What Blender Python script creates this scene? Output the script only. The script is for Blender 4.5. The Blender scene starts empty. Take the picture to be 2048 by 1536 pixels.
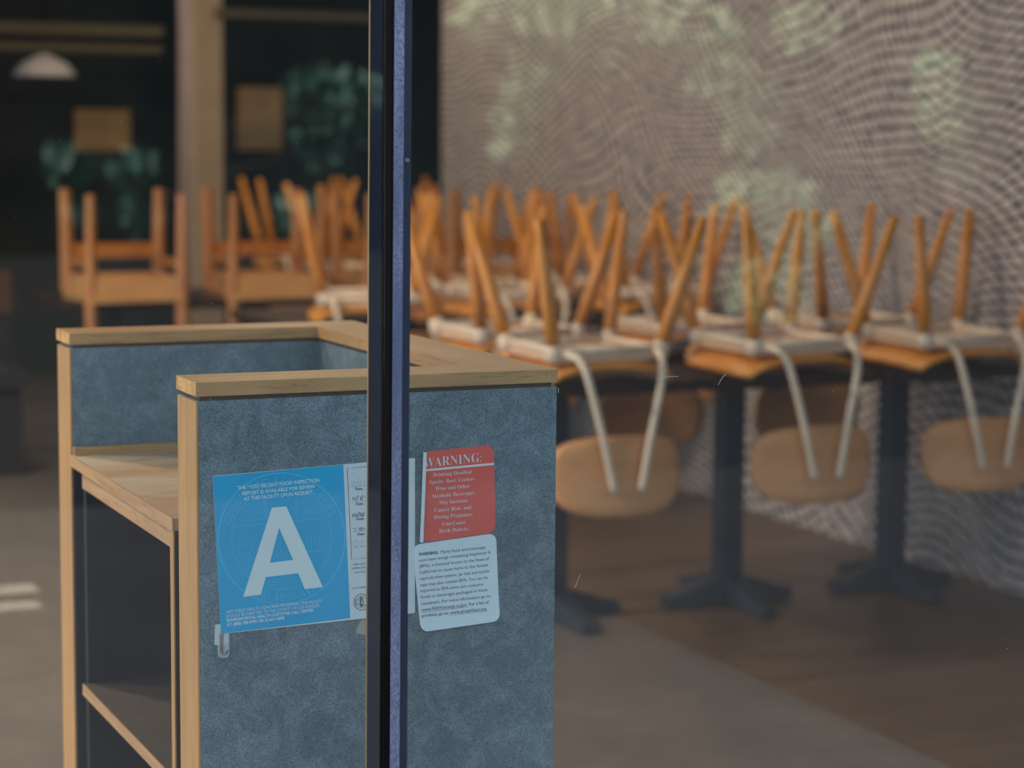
import bpy, bmesh, math, random
from mathutils import Vector, Matrix
random.seed(7)
PI = math.pi
sc = bpy.context.scene
C = sc.collection

# ------------------------------------------------------------------ camera
FPX, CAM = 4369.2, Vector((-0.777, -2.822, 1.4264))
YAW, PITCH, ROLL = 0.4134, 0.1116, 0.0082
_f = Vector((math.sin(YAW), math.cos(YAW), 0)); _r = Vector((math.cos(YAW), -math.sin(YAW), 0)); _u = Vector((0, 0, 1))
FW = _f*math.cos(PITCH) - _u*math.sin(PITCH)
_u2 = _u*math.cos(PITCH) + _f*math.sin(PITCH)
RT = _r*math.cos(ROLL) + _u2*math.sin(ROLL)
UP = _u2*math.cos(ROLL) - _r*math.sin(ROLL)
cd = bpy.data.cameras.new('camera'); cam = bpy.data.objects.new('camera', cd); C.objects.link(cam)
cam.matrix_world = Matrix(((RT.x, UP.x, -FW.x, CAM.x), (RT.y, UP.y, -FW.y, CAM.y), (RT.z, UP.z, -FW.z, CAM.z), (0, 0, 0, 1)))
cd.sensor_width = 36; cd.lens = FPX/2048*36; cd.clip_start = 0.05; cd.clip_end = 200
cd.dof.use_dof = True; cd.dof.focus_distance = 3.03; cd.dof.aperture_fstop = 3.25
sc.camera = cam

# ------------------------------------------------------------------ light
sc.view_settings.view_transform = 'Standard'; sc.view_settings.look = 'None'
sc.view_settings.exposure = 0.40; sc.view_settings.gamma = 1.0; sc.view_settings.use_curve_mapping = False
sc.cycles.max_bounces = 8; sc.cycles.transparent_max_bounces = 16
w = bpy.data.worlds.new('sky'); sc.world = w; w.use_nodes = True
bg = w.node_tree.nodes['Background']; bg.inputs[0].default_value = (0.58, 0.78, 1.0, 1); bg.inputs[1].default_value = 1.25

def light(name, kind, loc, energy, color, size=None, rot=(0, 0, 0), spread=None):
    l = bpy.data.lights.new(name, kind); l.energy = energy; l.color = color
    if kind == 'SUN': l.angle = 0.01
    elif kind == 'AREA':
        l.size = size
        if spread: l.spread = spread
    else: l.shadow_soft_size = size
    o = bpy.data.objects.new(name, l); o.location = loc; o.rotation_euler = rot; C.objects.link(o)
    return o
sun = light('sun', 'SUN', (0, 0, 20), 12, (1.0, 0.93, 0.82))
sun.rotation_euler = Vector((1.0, -0.03, -1.1)).to_track_quat('-Z', 'Y').to_euler()

# ------------------------------------------------------------------ materials
class NT:
    def __init__(s, name):
        m = bpy.data.materials.new(name); m.use_nodes = True; s.m = m; s.t = m.node_tree
        s.b = s.t.nodes['Principled BSDF']; s.out = s.t.nodes['Material Output']
    def n(s, kind, **kw):
        x = s.t.nodes.new(kind)
        for k, v in kw.items():
            if k in x.inputs.keys() if not hasattr(x, k) else False: x.inputs[k].default_value = v
            elif hasattr(x, k): setattr(x, k, v)
        return x
    def l(s, a, b): s.t.links.new(a, b)
    def coord(s, scale=(1, 1, 1), rot=(0, 0, 0), kind='Object'):
        tc = s.t.nodes.new('ShaderNodeTexCoord'); mp = s.t.nodes.new('ShaderNodeMapping')
        mp.inputs['Scale'].default_value = scale; mp.inputs['Rotation'].default_value = rot
        s.l(tc.outputs[kind], mp.inputs['Vector']); return mp.outputs[0]
    def noise(s, vec, scale, detail=3, rough=0.5, dist=0.0):
        x = s.t.nodes.new('ShaderNodeTexNoise'); x.inputs['Scale'].default_value = scale
        x.inputs['Detail'].default_value = detail; x.inputs['Roughness'].default_value = rough; x.inputs['Distortion'].default_value = dist
        if vec: s.l(vec, x.inputs['Vector'])
        return x
    def ramp(s, fac, stops):
        x = s.t.nodes.new('ShaderNodeValToRGB'); e = x.color_ramp.elements
        while len(e) < len(stops): e.new(0.5)
        for i, (p, c) in enumerate(stops):
            e[i].position = p; e[i].color = (*c, 1) if len(c) == 3 else c
        s.l(fac, x.inputs[0]); return x.outputs[0]
    def mix(s, fac, a, b, mode='MIX'):
        x = s.t.nodes.new('ShaderNodeMix'); x.data_type = 'RGBA'; x.blend_type = mode
        for sock, v in ((x.inputs[0], fac), (x.inputs[6], a), (x.inputs[7], b)):
            if isinstance(v, (int, float)): sock.default_value = v
            elif isinstance(v, tuple): sock.default_value = (*v, 1)
            else: s.l(v, sock)
        return x.outputs[2]
    def bump(s, h, strength=0.2, dist=0.002):
        x = s.t.nodes.new('ShaderNodeBump'); x.inputs['Strength'].default_value = strength; x.inputs['Distance'].default_value = dist
        s.l(h, x.inputs['Height']); s.l(x.outputs[0], s.b.inputs['Normal'])

def plain(name, col, rough=0.5, metal=0.0, var=0.12, scale=30, spec=0.5):
    k = NT(name); v = k.coord(); nz = k.noise(v, scale, 3)
    a = tuple(c*(1-var) for c in col); b = tuple(min(1, c*(1+var)) for c in col)
    k.l(k.ramp(nz.outputs[0], [(0.3, a), (0.7, b)]), k.b.inputs['Base Color'])
    k.b.inputs['Roughness'].default_value = rough; k.b.inputs['Metallic'].default_value = metal
    k.b.inputs['Specular IOR Level'].default_value = spec
    return k.m

def wood(name, dark, light_, axis='X', scale=1.0, rough=0.45, pores=0.35, coat=0.0):
    k = NT(name)
    st = {'X': (0.09, 1, 1), 'Y': (1, 0.09, 1), 'Z': (1, 1, 0.09)}[axis]
    v = k.coord(scale=tuple(q*scale for q in st))
    n1 = k.noise(v, 28, 4, 0.6, 1.2); n2 = k.noise(v, 160, 4, 0.7, 0.3)
    n3 = k.noise(k.coord(scale=tuple(q*scale for q in (1, 1, 1))), 3.0, 3)
    c = k.ramp(n1.outputs[0], [(0.3, dark), (0.62, light_)])
    c = k.mix(k.ramp(n3.outputs[0], [(0.35, (0, 0, 0)), (0.7, (0.35, 0.35, 0.35))]), c, tuple(q*0.8 for q in dark))
    p = k.ramp(n2.outputs[0], [(0.32, (1-pores,)*3), (0.45, (1, 1, 1))])
    c = k.mix(1.0, c, p, 'MULTIPLY')
    k.l(c, k.b.inputs['Base Color']); k.b.inputs['Roughness'].default_value = rough
    k.b.inputs['Coat Weight'].default_value = coat
    k.bump(n2.outputs[0], 0.25, 0.0006)
    return k.m

M = {}
M['oak_x'] = wood('oak along x', (0.40, 0.21, 0.082), (0.54, 0.31, 0.13), 'X', rough=0.42)
M['oak_y'] = wood('oak along y', (0.40, 0.20, 0.078), (0.54, 0.30, 0.12), 'Y', rough=0.42)
M['oak_z'] = wood('oak upright', (0.42, 0.20, 0.055), (0.54, 0.28, 0.085), 'Z', rough=0.5, pores=0.15)
def endgrain():
    k = NT('oak end grain'); v = k.coord()
    n = k.noise(v, 420, 2, 0.5); n2 = k.noise(v, 40, 3)
    c = k.ramp(n2.outputs[0], [(0.3, (0.5, 0.22, 0.05)), (0.62, (0.78, 0.44, 0.12))])
    c = k.mix(1.0, c, k.ramp(n.outputs[0], [(0.36, (0.35, 0.25, 0.2)), (0.46, (1, 1, 1))]), 'MULTIPLY')
    k.l(c, k.b.inputs['Base Color']); k.b.inputs['Roughness'].default_value = 0.55; return k.m
M['oak_end'] = endgrain()
def shelfwood():
    k = NT('worn shelf wood with painted glare'); v = k.coord(scale=(0.12, 1, 1)); n = k.noise(v, 26, 4, 0.6, 1)
    c = k.ramp(n.outputs[0], [(0.3, (0.44, 0.25, 0.12)), (0.62, (0.56, 0.34, 0.17))])
    w_ = k.noise(k.coord(scale=(0.7, 1.2, 1)), 5, 4, 0.6, 0.6)
    c = k.mix(k.ramp(w_.outputs[0], [(0.46, (0, 0, 0)), (0.58, (0.75,)*3)]), c, (0.62, 0.5, 0.36))  # pale patches: wear plus reflected light put into the colour
    k.l(c, k.b.inputs['Base Color']); k.b.inputs['Roughness'].default_value = 0.4; return k.m
M['shelf'] = shelfwood()
def laminate(name, a, b, c3):
    k = NT(name); v = k.coord()
    big = k.noise(v, 4.5, 5, 0.6, 0.5); mid = k.noise(v, 22, 5, 0.7, 0.8); fine = k.noise(v, 620, 3, 0.7)
    c = k.ramp(big.outputs[0], [(0.3, a), (0.7, b)])
    c = k.mix(k.ramp(mid.outputs[0], [(0.45, (0, 0, 0)), (0.75, (0.55,)*3)]), c, c3)
    f = k.ramp(fine.outputs[0], [(0.36, (0.55,)*3), (0.5, (0.98,)*3), (0.66, (1.55,)*3)])
    c = k.mix(1.0, c, f, 'MULTIPLY')
    k.l(c, k.b.inputs['Base Color']); k.b.inputs['Roughness'].default_value = 0.55
    k.b.inputs['Specular IOR Level'].default_value = 0.3
    k.bump(fine.outputs[0], 0.12, 0.0004)
    return k.m
M['lam'] = laminate('slate blue concrete laminate', (0.088, 0.130, 0.150), (0.140, 0.192, 0.226), (0.30, 0.36, 0.41))
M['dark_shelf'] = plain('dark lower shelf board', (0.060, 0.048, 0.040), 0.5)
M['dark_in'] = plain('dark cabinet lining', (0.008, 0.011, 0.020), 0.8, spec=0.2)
M['reveal'] = plain('shadow gap strip', (0.10, 0.06, 0.035), 0.7)
M['blue_card'] = plain('cyan blue print', (0.0, 0.37, 0.66), 0.32, var=0.05, scale=12)
M['white_card'] = plain('white card stock', (0.60, 0.68, 0.70), 0.5, var=0.03)
M['white_ink'] = plain('off white ink', (0.66, 0.76, 0.76), 0.5, var=0.02)
M['seal_ink'] = plain('pale blue ink', (0.055, 0.44, 0.72), 0.4, var=0.03)
M['dark_ink'] = plain('dark grey ink', (0.03, 0.045, 0.06), 0.6)
M['pencil'] = plain('grey pen', (0.22, 0.27, 0.30), 0.6)
M['maroon_ink'] = plain('maroon pen', (0.16, 0.06, 0.09), 0.6)
M['teal_ink'] = plain('teal ink', (0.03, 0.22, 0.36), 0.5)
M['red_card'] = plain('coral red print', (0.74, 0.11, 0.085), 0.4, var=0.05, scale=25)
M['sticker'] = plain('white sticker paper', (0.66, 0.77, 0.82), 0.45, var=0.02)
M['hook_white'] = plain('white hook plastic', (0.55, 0.62, 0.62), 0.3, var=0.02)
M['strip'] = plain('clear white adhesive strip', (0.40, 0.50, 0.56), 0.3, var=0.02)
M['steel'] = plain('polished steel wire', (0.35, 0.33, 0.32), 0.25, 1.0)
M['tape'] = plain('yellowed tape', (0.34, 0.33, 0.27), 0.5)
def painted(name, a, b, wear):
    k = NT(name); v = k.coord(scale=(1, 1, 0.35)); n = k.noise(v, 60, 5, 0.65); f = k.noise(k.coord(scale=(1, 1, 0.7)), 520, 4, 0.75)
    c = k.ramp(n.outputs[0], [(0.35, a), (0.7, b)])
    g = k.noise(k.coord(scale=(1, 1, 0.25)), 9, 4, 0.6)
    fac = k.mix(1.0, k.ramp(f.outputs[0], [(0.42, (0, 0, 0)), (0.56, (1, 1, 1))]), k.ramp(g.outputs[0], [(0.42, (0, 0, 0)), (0.62, (1, 1, 1))]), 'MULTIPLY')
    sz = k.t.nodes.new('ShaderNodeSeparateXYZ'); k.l(k.coord(), sz.inputs[0])
    mr = k.t.nodes.new('ShaderNodeMapRange'); k.l(sz.outputs[2], mr.inputs[0]); mr.inputs[1].default_value = 1.25; mr.inputs[2].default_value = 0.75; mr.inputs[4].default_value = 0.85
    fac = k.mix(mr.outputs[0], fac, k.ramp(f.outputs[0], [(0.40, (0, 0, 0)), (0.58, (0.9,)*3)]))
    c = k.mix(fac, c, wear)
    k.l(c, k.b.inputs['Base Color']); k.b.inputs['Roughness'].default_value = 0.5; k.bump(f.outputs[0], 0.15, 0.0003); return k.m
M['fin'] = painted('weathered blue paint', (0.065, 0.082, 0.15), (0.11, 0.135, 0.22), (0.32, 0.30, 0.42))
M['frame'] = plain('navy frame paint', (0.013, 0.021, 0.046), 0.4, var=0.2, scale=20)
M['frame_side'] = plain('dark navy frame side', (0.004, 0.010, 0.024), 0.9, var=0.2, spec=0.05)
M['gasket'] = plain('black rubber gasket', (0.004, 0.004, 0.005), 1.0, spec=0.05)
M['bead'] = plain('brass coloured bead', (0.45, 0.26, 0.09), 0.4)
M['chair_wood'] = wood('orange plywood', (0.60, 0.22, 0.035), (0.80, 0.34, 0.06), 'X', rough=0.4, pores=0.1)
M['leg_wood'] = wood('orange dowel wood', (0.52, 0.18, 0.022), (0.72, 0.28, 0.04), 'Z', rough=0.4, pores=0.1)
M['pad_wood'] = wood('tan plywood', (0.62, 0.28, 0.11), (0.74, 0.35, 0.145), 'X', rough=0.5, pores=0.1)
M['old_wood'] = wood('brown chair wood', (0.38, 0.13, 0.025), (0.52, 0.21, 0.05), 'Z', rough=0.42, pores=0.1)
M['old_seat'] = wood('brown seat wood', (0.54, 0.25, 0.08), (0.72, 0.38, 0.14), 'X', rough=0.4, pores=0.1)
M['white_metal'] = plain('cream painted metal', (0.74, 0.60, 0.46), 0.4, var=0.03)
M['pale_under'] = plain('pale seat underside', (0.72, 0.50, 0.34), 0.4, var=0.06)
M['table_top'] = plain('dark stained table top', (0.028, 0.013, 0.009), 0.45, var=0.3, spec=0.2)
M['pedestal'] = plain('navy black steel', (0.012, 0.024, 0.042), 0.5)
M['column'] = plain('beige plaster', (0.36, 0.25, 0.15), 0.8, var=0.1, scale=6)
M['back_wall'] = plain('charcoal wall', (0.014, 0.019, 0.016), 0.8, var=0.2, scale=4)
M['beam'] = plain('olive brown beam', (0.085, 0.065, 0.032), 0.7)
M['panel_wood'] = wood('framed wood panel', (0.34, 0.17, 0.055), (0.46, 0.25, 0.09), 'Z', rough=0.6, pores=0.1)
M['bench'] = wood('red brown bench wood', (0.06, 0.022, 0.010), (0.09, 0.032, 0.015), 'X', rough=0.5)
M['ceiling'] = plain('dark ceiling', (0.05, 0.045, 0.04), 0.8)
M['plaster'] = plain('grey plaster', (0.30, 0.27, 0.24), 0.8)
M['shade'] = plain('pale reflection tone', (0.62, 0.54, 0.52), 0.5)  # pale colour of the dome that stands in for a reflection
M['leaf'] = plain('sunlit green leaf', (0.50, 0.66, 0.40), 0.5, var=0.25, scale=3)
M['leaf_teal'] = plain('blue green leaf', (0.11, 0.26, 0.20), 0.5, var=0.3, scale=3)
M['bark'] = plain('pinkish bark', (0.75, 0.48, 0.42), 0.8, var=0.2)
M['bark_dark'] = plain('grey brown bark', (0.16, 0.12, 0.10), 0.9, var=0.2)
M['bench_shade'] = plain('near black bench shade', (0.012, 0.010, 0.010), 0.8)  # shade below the bench rail, put into the colour
M['paving_dimmed'] = plain('paving darkened against haze', (0.045, 0.043, 0.046), 0.8, var=0.2, scale=1.5)
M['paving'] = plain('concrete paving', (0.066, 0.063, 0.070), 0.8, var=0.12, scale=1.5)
M['asphalt'] = plain('dark asphalt', (0.012, 0.013, 0.017), 0.9, var=0.15, scale=3)
M['sun_patch_tone'] = plain('cream sun patch tone', (0.85, 0.80, 0.62), 0.7)  # pale colour stands for sunlight on the ground
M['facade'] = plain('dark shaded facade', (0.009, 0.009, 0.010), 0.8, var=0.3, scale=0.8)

def floor_mat():
    k = NT('polished floor'); v = k.coord()
    n = k.noise(v, 2.2, 5, 0.6, 0.6); n2 = k.noise(v, 14, 4)
    conc = k.ramp(n.outputs[0], [(0.3, (0.11, 0.09, 0.078)), (0.7, (0.17, 0.14, 0.12))])
    conc = k.mix(0.25, conc, k.ramp(n2.outputs[0], [(0.3, (0.08, 0.07, 0.06)), (0.7, (0.2, 0.165, 0.14))]))
    k.l(conc, k.b.inputs['Base Color']); k.b.inputs['Roughness'].default_value = 0.38; return k.m
M['floor'] = floor_mat()
M['floor_browner'] = wood('browner floor past reflection edge', (0.085, 0.048, 0.026), (0.14, 0.085, 0.048), 'X', 0.25, rough=0.4)

def mural():
    k = NT('dashed mural'); v = k.coord()          # object space: y along the wall, z up
    sep = k.t.nodes.new('ShaderNodeSeparateXYZ'); k.l(v, sep.inputs[0])
    cmb = k.t.nodes.new('ShaderNodeCombineXYZ'); k.l(sep.outputs[1], cmb.inputs[0]); k.l(sep.outputs[2], cmb.inputs[1])
    wn = k.noise(cmb.outputs[0], 1.3, 0, 0.5)
    sub = k.t.nodes.new('ShaderNodeVectorMath'); sub.operation = 'SUBTRACT'; k.l(wn.outputs[1], sub.inputs[0]); sub.inputs[1].default_value = (0.5,)*3
    scl = k.t.nodes.new('ShaderNodeVectorMath'); scl.operation = 'SCALE'; k.l(sub.outputs[0], scl.inputs[0]); scl.inputs['Scale'].default_value = 0.5
    add = k.t.nodes.new('ShaderNodeVectorMath'); add.operation = 'ADD'; k.l(cmb.outputs[0], add.inputs[0]); k.l(scl.outputs[0], add.inputs[1])
    wn2 = k.noise(cmb.outputs[0], 16, 2, 0.5)
    sub2 = k.t.nodes.new('ShaderNodeVectorMath'); sub2.operation = 'SUBTRACT'; k.l(wn2.outputs[1], sub2.inputs[0]); sub2.inputs[1].default_value = (0.5,)*3
    scl2 = k.t.nodes.new('ShaderNodeVectorMath'); scl2.operation = 'SCALE'; k.l(sub2.outputs[0], scl2.inputs[0]); scl2.inputs['Scale'].default_value = 0.028
    add2 = k.t.nodes.new('ShaderNodeVectorMath'); add2.operation = 'ADD'; k.l(add.outputs[0], add2.inputs[0]); k.l(scl2.outputs[0], add2.inputs[1])
    mp = k.t.nodes.new('ShaderNodeMapping'); mp.inputs['Rotation'].default_value = (0, 0, math.radians(-14)); k.l(add2.outputs[0], mp.inputs['Vector'])
    sp = k.t.nodes.new('ShaderNodeSeparateXYZ'); k.l(mp.outputs[0], sp.inputs[0])
    def mth(op, a_, b_=None, c_=None):
        x = k.t.nodes.new('ShaderNodeMath'); x.operation = op
        for i_, v_ in enumerate((a_, b_, c_)):
            if v_ is None: continue
            if isinstance(v_, (int, float)): x.inputs[i_].default_value = v_
            else: k.l(v_, x.inputs[i_])
        return x.outputs[0]
    ay = mth('MULTIPLY', sp.outputs[0], PI/0.100); az = mth('MULTIPLY', sp.outputs[1], PI/0.046)
    net = mth('MULTIPLY', mth('ABSOLUTE', mth('COSINE', mth('ADD', ay, az))), mth('ABSOLUTE', mth('COSINE', mth('SUBTRACT', ay, az))))
    cell = k.noise(cmb.outputs[0], 9, 2, 0.5)
    beige = k.ramp(cell.outputs[0], [(0.3, (0.46, 0.385, 0.36)), (0.7, (0.64, 0.53, 0.47))])
    lines = k.mix(k.ramp(net, [(0.10, (0, 0, 0)), (0.40, (1, 1, 1))]), (0.014, 0.022, 0.050), beige)
    blot = k.noise(cmb.outputs[0], 24, 2, 0.5)
    c = k.mix(k.ramp(blot.outputs[0], [(0.28, (0.8,)*3), (0.44, (0, 0, 0))]), lines, (0.06, 0.075, 0.12))
    k.l(c, k.b.inputs['Base Color']); k.b.inputs['Roughness'].default_value = 0.8
    return k.m
M['mural'] = mural()

def glass():
    k = NT('window glass'); t = k.t
    t.nodes.remove(k.b)
    lw = t.nodes.new('ShaderNodeLayerWeight'); lw.inputs['Blend'].default_value = 0.5
    pw = t.nodes.new('ShaderNodeMath'); pw.operation = 'POWER'; k.l(lw.outputs['Facing'], pw.inputs[0]); pw.inputs[1].default_value = 5
    ma = t.nodes.new('ShaderNodeMath'); ma.operation = 'MULTIPLY_ADD'; k.l(pw.outputs[0], ma.inputs[0]); ma.inputs[1].default_value = 0.92; ma.inputs[2].default_value = 0.048
    tr = t.nodes.new('ShaderNodeBsdfTransparent'); tr.inputs[0].default_value = (0.965, 0.985, 0.98, 1)
    gl = t.nodes.new('ShaderNodeBsdfGlossy'); gl.inputs['Roughness'].default_value = 0.0
    mx = t.nodes.new('ShaderNodeMixShader'); k.l(ma.outputs[0], mx.inputs[0]); k.l(tr.outputs[0], mx.inputs[1]); k.l(gl.outputs[0], mx.inputs[2])
    k.l(mx.outputs[0], k.out.inputs[0]); return k.m
M['glass'] = glass()
def lampglow(name, col, s):
    k = NT(name); k.b.inputs['Emission Color'].default_value = (*col, 1); k.b.inputs['Emission Strength'].default_value = s; return k.m
M['glow'] = lampglow('warm fill light diffuser', (1, 0.75, 0.45), 6)

# ------------------------------------------------------------------ mesh helpers
def link(name, bm, mat, parent=None, smooth=False, bevel=0.0, seg=2):
    if bevel: bmesh.ops.bevel(bm, geom=bm.edges[:], offset=bevel, segments=seg, affect='EDGES', profile=0.7)
    bmesh.ops.recalc_face_normals(bm, faces=bm.faces[:])
    me = bpy.data.meshes.new(name); bm.to_mesh(me); bm.free()
    mats = mat if isinstance(mat, list) else [mat]
    for m in mats: me.materials.append(M[m] if isinstance(m, str) else m)
    if smooth:
        for p in me.polygons: p.use_smooth = True
    o = bpy.data.objects.new(name, me); C.objects.link(o)
    if parent: o.parent = parent
    return o
def box(x0, x1, y0, y1, z0, z1, bm=None):
    bm = bm or bmesh.new()
    vs = [bm.verts.new(p) for p in ((x0, y0, z0), (x1, y0, z0), (x1, y1, z0), (x0, y1, z0), (x0, y0, z1), (x1, y0, z1), (x1, y1, z1), (x0, y1, z1))]
    for f in ((0, 3, 2, 1), (4, 5, 6, 7), (0, 1, 5, 4), (1, 2, 6, 5), (2, 3, 7, 6), (3, 0, 4, 7)): bm.faces.new([vs[i] for i in f])
    return bm
def tube(pts, rad, bm=None, n=12, caps=True):
    """round bar through pts; rad a number or one per point"""
    bm = bm or bmesh.new(); pts = [Vector(p) for p in pts]; rings = []
    if not isinstance(rad, (list, tuple)): rad = [rad]*len(pts)
    ref = None
    for i, p in enumerate(pts):
        d = (pts[min(i+1, len(pts)-1)] - pts[max(i-1, 0)]).normalized()
        if ref is None: ref = Vector((1, 0, 0)) if abs(d.x) < 0.8 else Vector((0, 1, 0))
        a = (ref - d*ref.dot(d)).normalized(); b = d.cross(a); ref = a
        rings.append([bm.verts.new(p + (a*math.cos(2*PI*j/n) + b*math.sin(2*PI*j/n))*rad[i]) for j in range(n)])
    for r0, r1 in zip(rings, rings[1:]):
        for j in range(n): bm.faces.new((r0[j], r0[(j+1) % n], r1[(j+1) % n], r1[j]))
    if caps: bm.faces.new(rings[0][::-1]); bm.faces.new(rings[-1])
    return bm
def smooth_path(pts, n=6):
    pts = [Vector(p) for p in pts]; out = []
    for i in range(len(pts)-1):
        p0 = pts[max(i-1, 0)]; p1 = pts[i]; p2 = pts[i+1]; p3 = pts[min(i+2, len(pts)-1)]
        for k in range(n):
            t = k/n
            out.append(0.5*((2*p1) + (p2-p0)*t + (2*p0-5*p1+4*p2-p3)*t*t + (3*p1-p0-3*p2+p3)*t**3))
    out.append(pts[-1]); return out
def tag(o, label=None, cat=None, group=None, kind=None):
    for k, v in (('label', label), ('category', cat), ('group', group), ('kind', kind)):
        if v: o[k] = v
    return o
def empty(name, loc=(0, 0, 0), rz=0):
    o = bpy.data.objects.new(name, None); o.location = loc; o.rotation_euler = (0, 0, rz); C.objects.link(o); return o
def copy_tree(o, parent=None):
    c = o.copy(); C.objects.link(c); c.parent = parent
    for ch in list(o.children): copy_tree(ch, c)
    return c
def struct(name, bm, mat, parent=None, **kw):
    o = link(name, bm, mat, parent, **kw)
    if not parent: o['kind'] = 'structure'
    return o

# ------------------------------------------------------------------ the room
XW, YB, YG = 3.45, 10.2, -0.215
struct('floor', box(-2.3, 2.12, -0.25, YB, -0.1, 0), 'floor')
struct('floor_past_reflection', box(2.12, XW, -0.25, YB, -0.1, 0), 'floor_browner')  # browner colour imitates the edge of a reflection on the floor
struct('ceiling', box(-2.3, XW+1.2, -0.25, YB+0.1, 3.1, 3.2), 'ceiling')
struct('wall_right', box(XW, XW+0.12, -0.25, 7.75, 0, 3.1), 'mural')
struct('wall_right_far', box(XW+1.0, XW+1.1, 7.6, YB, 0, 3.1), 'back_wall')
struct('wall_back', box(-2.3, XW+1.1, YB, YB+0.1, 0, 3.1), 'back_wall')
bl = bmesh.new()
box(-2.32, -2.2, -0.25, YB, 0, 0.4, bl); box(-2.32, -2.2, -0.25, YB, 2.45, 3.1, bl); box(-2.32, -2.2, 7.0, YB, 0.4, 2.45, bl)
struct('unseen_wall_left', bl, 'plaster')  # unseen wall, its wide opening shaped to let daylight in from the left
struct('trim_2', box(-2.30, -2.22, 3.0, 3.1, 0.4, 2.45), 'frame')
# front glazing
w1 = tag(empty('window_1', (-2.0, YG, 0)), kind='structure'); w2 = tag(empty('window_2', (1.8, YG, 0)), kind='structure')
def child_at(parent, name, bm, mat, **kw):
    bmesh.ops.translate(bm, verts=bm.verts[:], vec=-Vector(parent.location)); return link(name, bm, mat, parent, **kw)
child_at(w1, 'glass_pane', box(-2.2, 0.188, YG-0.0005, YG, 0.06, 3.0), 'glass')
child_at(w2, 'glass_pane', box(0.222, XW, YG-0.0005, YG, 0.06, 3.0), 'glass')
child_at(w1, 'sill', box(-2.2, 0.18, YG-0.04, YG+0.04, 0, 0.06), 'frame')
child_at(w2, 'sill', box(0.225, XW, YG-0.04, YG+0.04, 0, 0.06), 'frame')
child_at(w1, 'head_rail', box(-2.2, 0.18, YG-0.04, YG+0.04, 3.0, 3.1), 'frame')
child_at(w2, 'head_rail', box(0.225, XW, YG-0.04, YG+0.04, 3.0, 3.1), 'frame')
# fine scratches on the outside of the right-hand pane
def px(x, y, Y):
    d = RT*((x-1024)/FPX) - UP*((y-768)/FPX) + FW; t = (Y-CAM.y)/d.y; return CAM + d*t
sb = bmesh.new()
for pts in (((1436, 770), (1444, 756), (1452, 748)), ((1315, 758), (1335, 753), (1357, 753)), ((1150, 1176), (1156, 1160), (1160, 1148)), ((1117, 776), (1117, 786))):
    tube([px(a, b, YG-0.001) for a, b in pts], 0.0003, sb, 5)
for i in range(70):
    x, y = random.uniform(830, 2040) if i % 3 else random.uniform(10, 725), random.uniform(20, 1500)
    p = px(x, y, YG-0.0012); r = random.uniform(0.0002, 0.0004); box(p.x-r, p.x+r, p.y-r, p.y+r, p.z-r, p.z+r, sb)
M['scratch'] = plain('glass dust', (0.5, 0.5, 0.48), 0.8)
tag(child_at(w2, 'dust_and_scratches', sb, 'scratch'), kind='stuff')

# mullion between the panes (a hair out of plumb, as in the photo)
mul = tag(empty('trim_1', (0.205, YG-0.04, 0)), kind='structure')
def mstrip(name, x0, x1, y0, y1, mat, bev=0.0, z0=0.0, z1=3.1):
    bm = box(x0, x1, y0, y1, z0, z1)
    bmesh.ops.subdivide_edges(bm, edges=[e for e in bm.edges if abs(e.verts[0].co.z-e.verts[1].co.z) > 1], cuts=8)
    for v in bm.verts: v.co.x += 0.0045*(v.co.z-1.1)
    return child_at(mul, name, bm, mat, bevel=bev, seg=2)
YF = YG-0.020
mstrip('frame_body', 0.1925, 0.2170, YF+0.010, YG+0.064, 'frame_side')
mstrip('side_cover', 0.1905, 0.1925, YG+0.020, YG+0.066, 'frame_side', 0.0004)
mstrip('gasket', 0.1908, 0.1925, YF+0.003, YG+0.020, 'gasket', 0.0004)
mstrip('front_fin', 0.1925, 0.2052, YF, YF+0.010, 'fin', 0.0012)
mstrip('stop_bead', 0.2052, 0.2165, YF+0.003, YF+0.010, 'frame', 0.0010)
mstrip('glazing_bead', 0.2165, 0.2182, YF+0.008, YG-0.001, 'frame_side')
mstrip('glazing_bead', 0.1893, 0.1905, YG+0.064, YG+0.067, 'bead')
sc_ = px(813, 321, YF+0.003)
scr = tube([(sc_.x, YF+0.006, sc_.z), (sc_.x, YF-0.0005, sc_.z)], [0.0032, 0.0028], n=14)
child_at(mul, 'screw_head', scr, 'fin', smooth=True)

# ------------------------------------------------------------------ host stand
H, W_, T, YBK, D = 1.10, 0.533, 0.101, 0.781, 0.882
hs = tag(empty('host_stand', (W_/2, D/2, 0)), 'oak trimmed host stand clad in slate blue laminate, open on its left side', 'counter')
def part(name, bm, mat, parent=hs, **kw):
    bmesh.ops.translate(bm, verts=bm.verts[:], vec=-Vector(hs.location)); return link(name, bm, mat, parent, **kw)
HR = 0.0193
front = part('top_rail', box(0, W_, 0, T, H-HR, H), ['oak_x', 'oak_end'], bevel=0.0012)
for p in front.data.polygons:
    if p.normal.x < -0.9: p.material_index = 1
back = part('top_rail', box(0, W_, YBK, D, H-HR, H), ['oak_x', 'oak_end'], bevel=0.0012)
for p in back.data.polygons:
    if p.normal.x < -0.9: p.material_index = 1
part('top_rail', box(W_-T, W_, T, YBK, H-HR, H-0.0001), 'oak_y', bevel=0.0006)
g = bmesh.new(); box(0.007, W_-0.007, 0.008, T-0.006, H-0.026, H-HR, g); box(0.007, W_-0.007, YBK+0.007, D-0.007, H-0.026, H-HR, g); box(W_-T+0.007, W_-0.007, T, YBK, H-0.026, H-HR, g)
part('shadow_gap', g, 'reveal')
PT = H-0.0255
part('front_panel', box(0.0045, W_-0.0005, 0.003, T-0.003, 0, PT), 'lam', bevel=0.0008)
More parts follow.
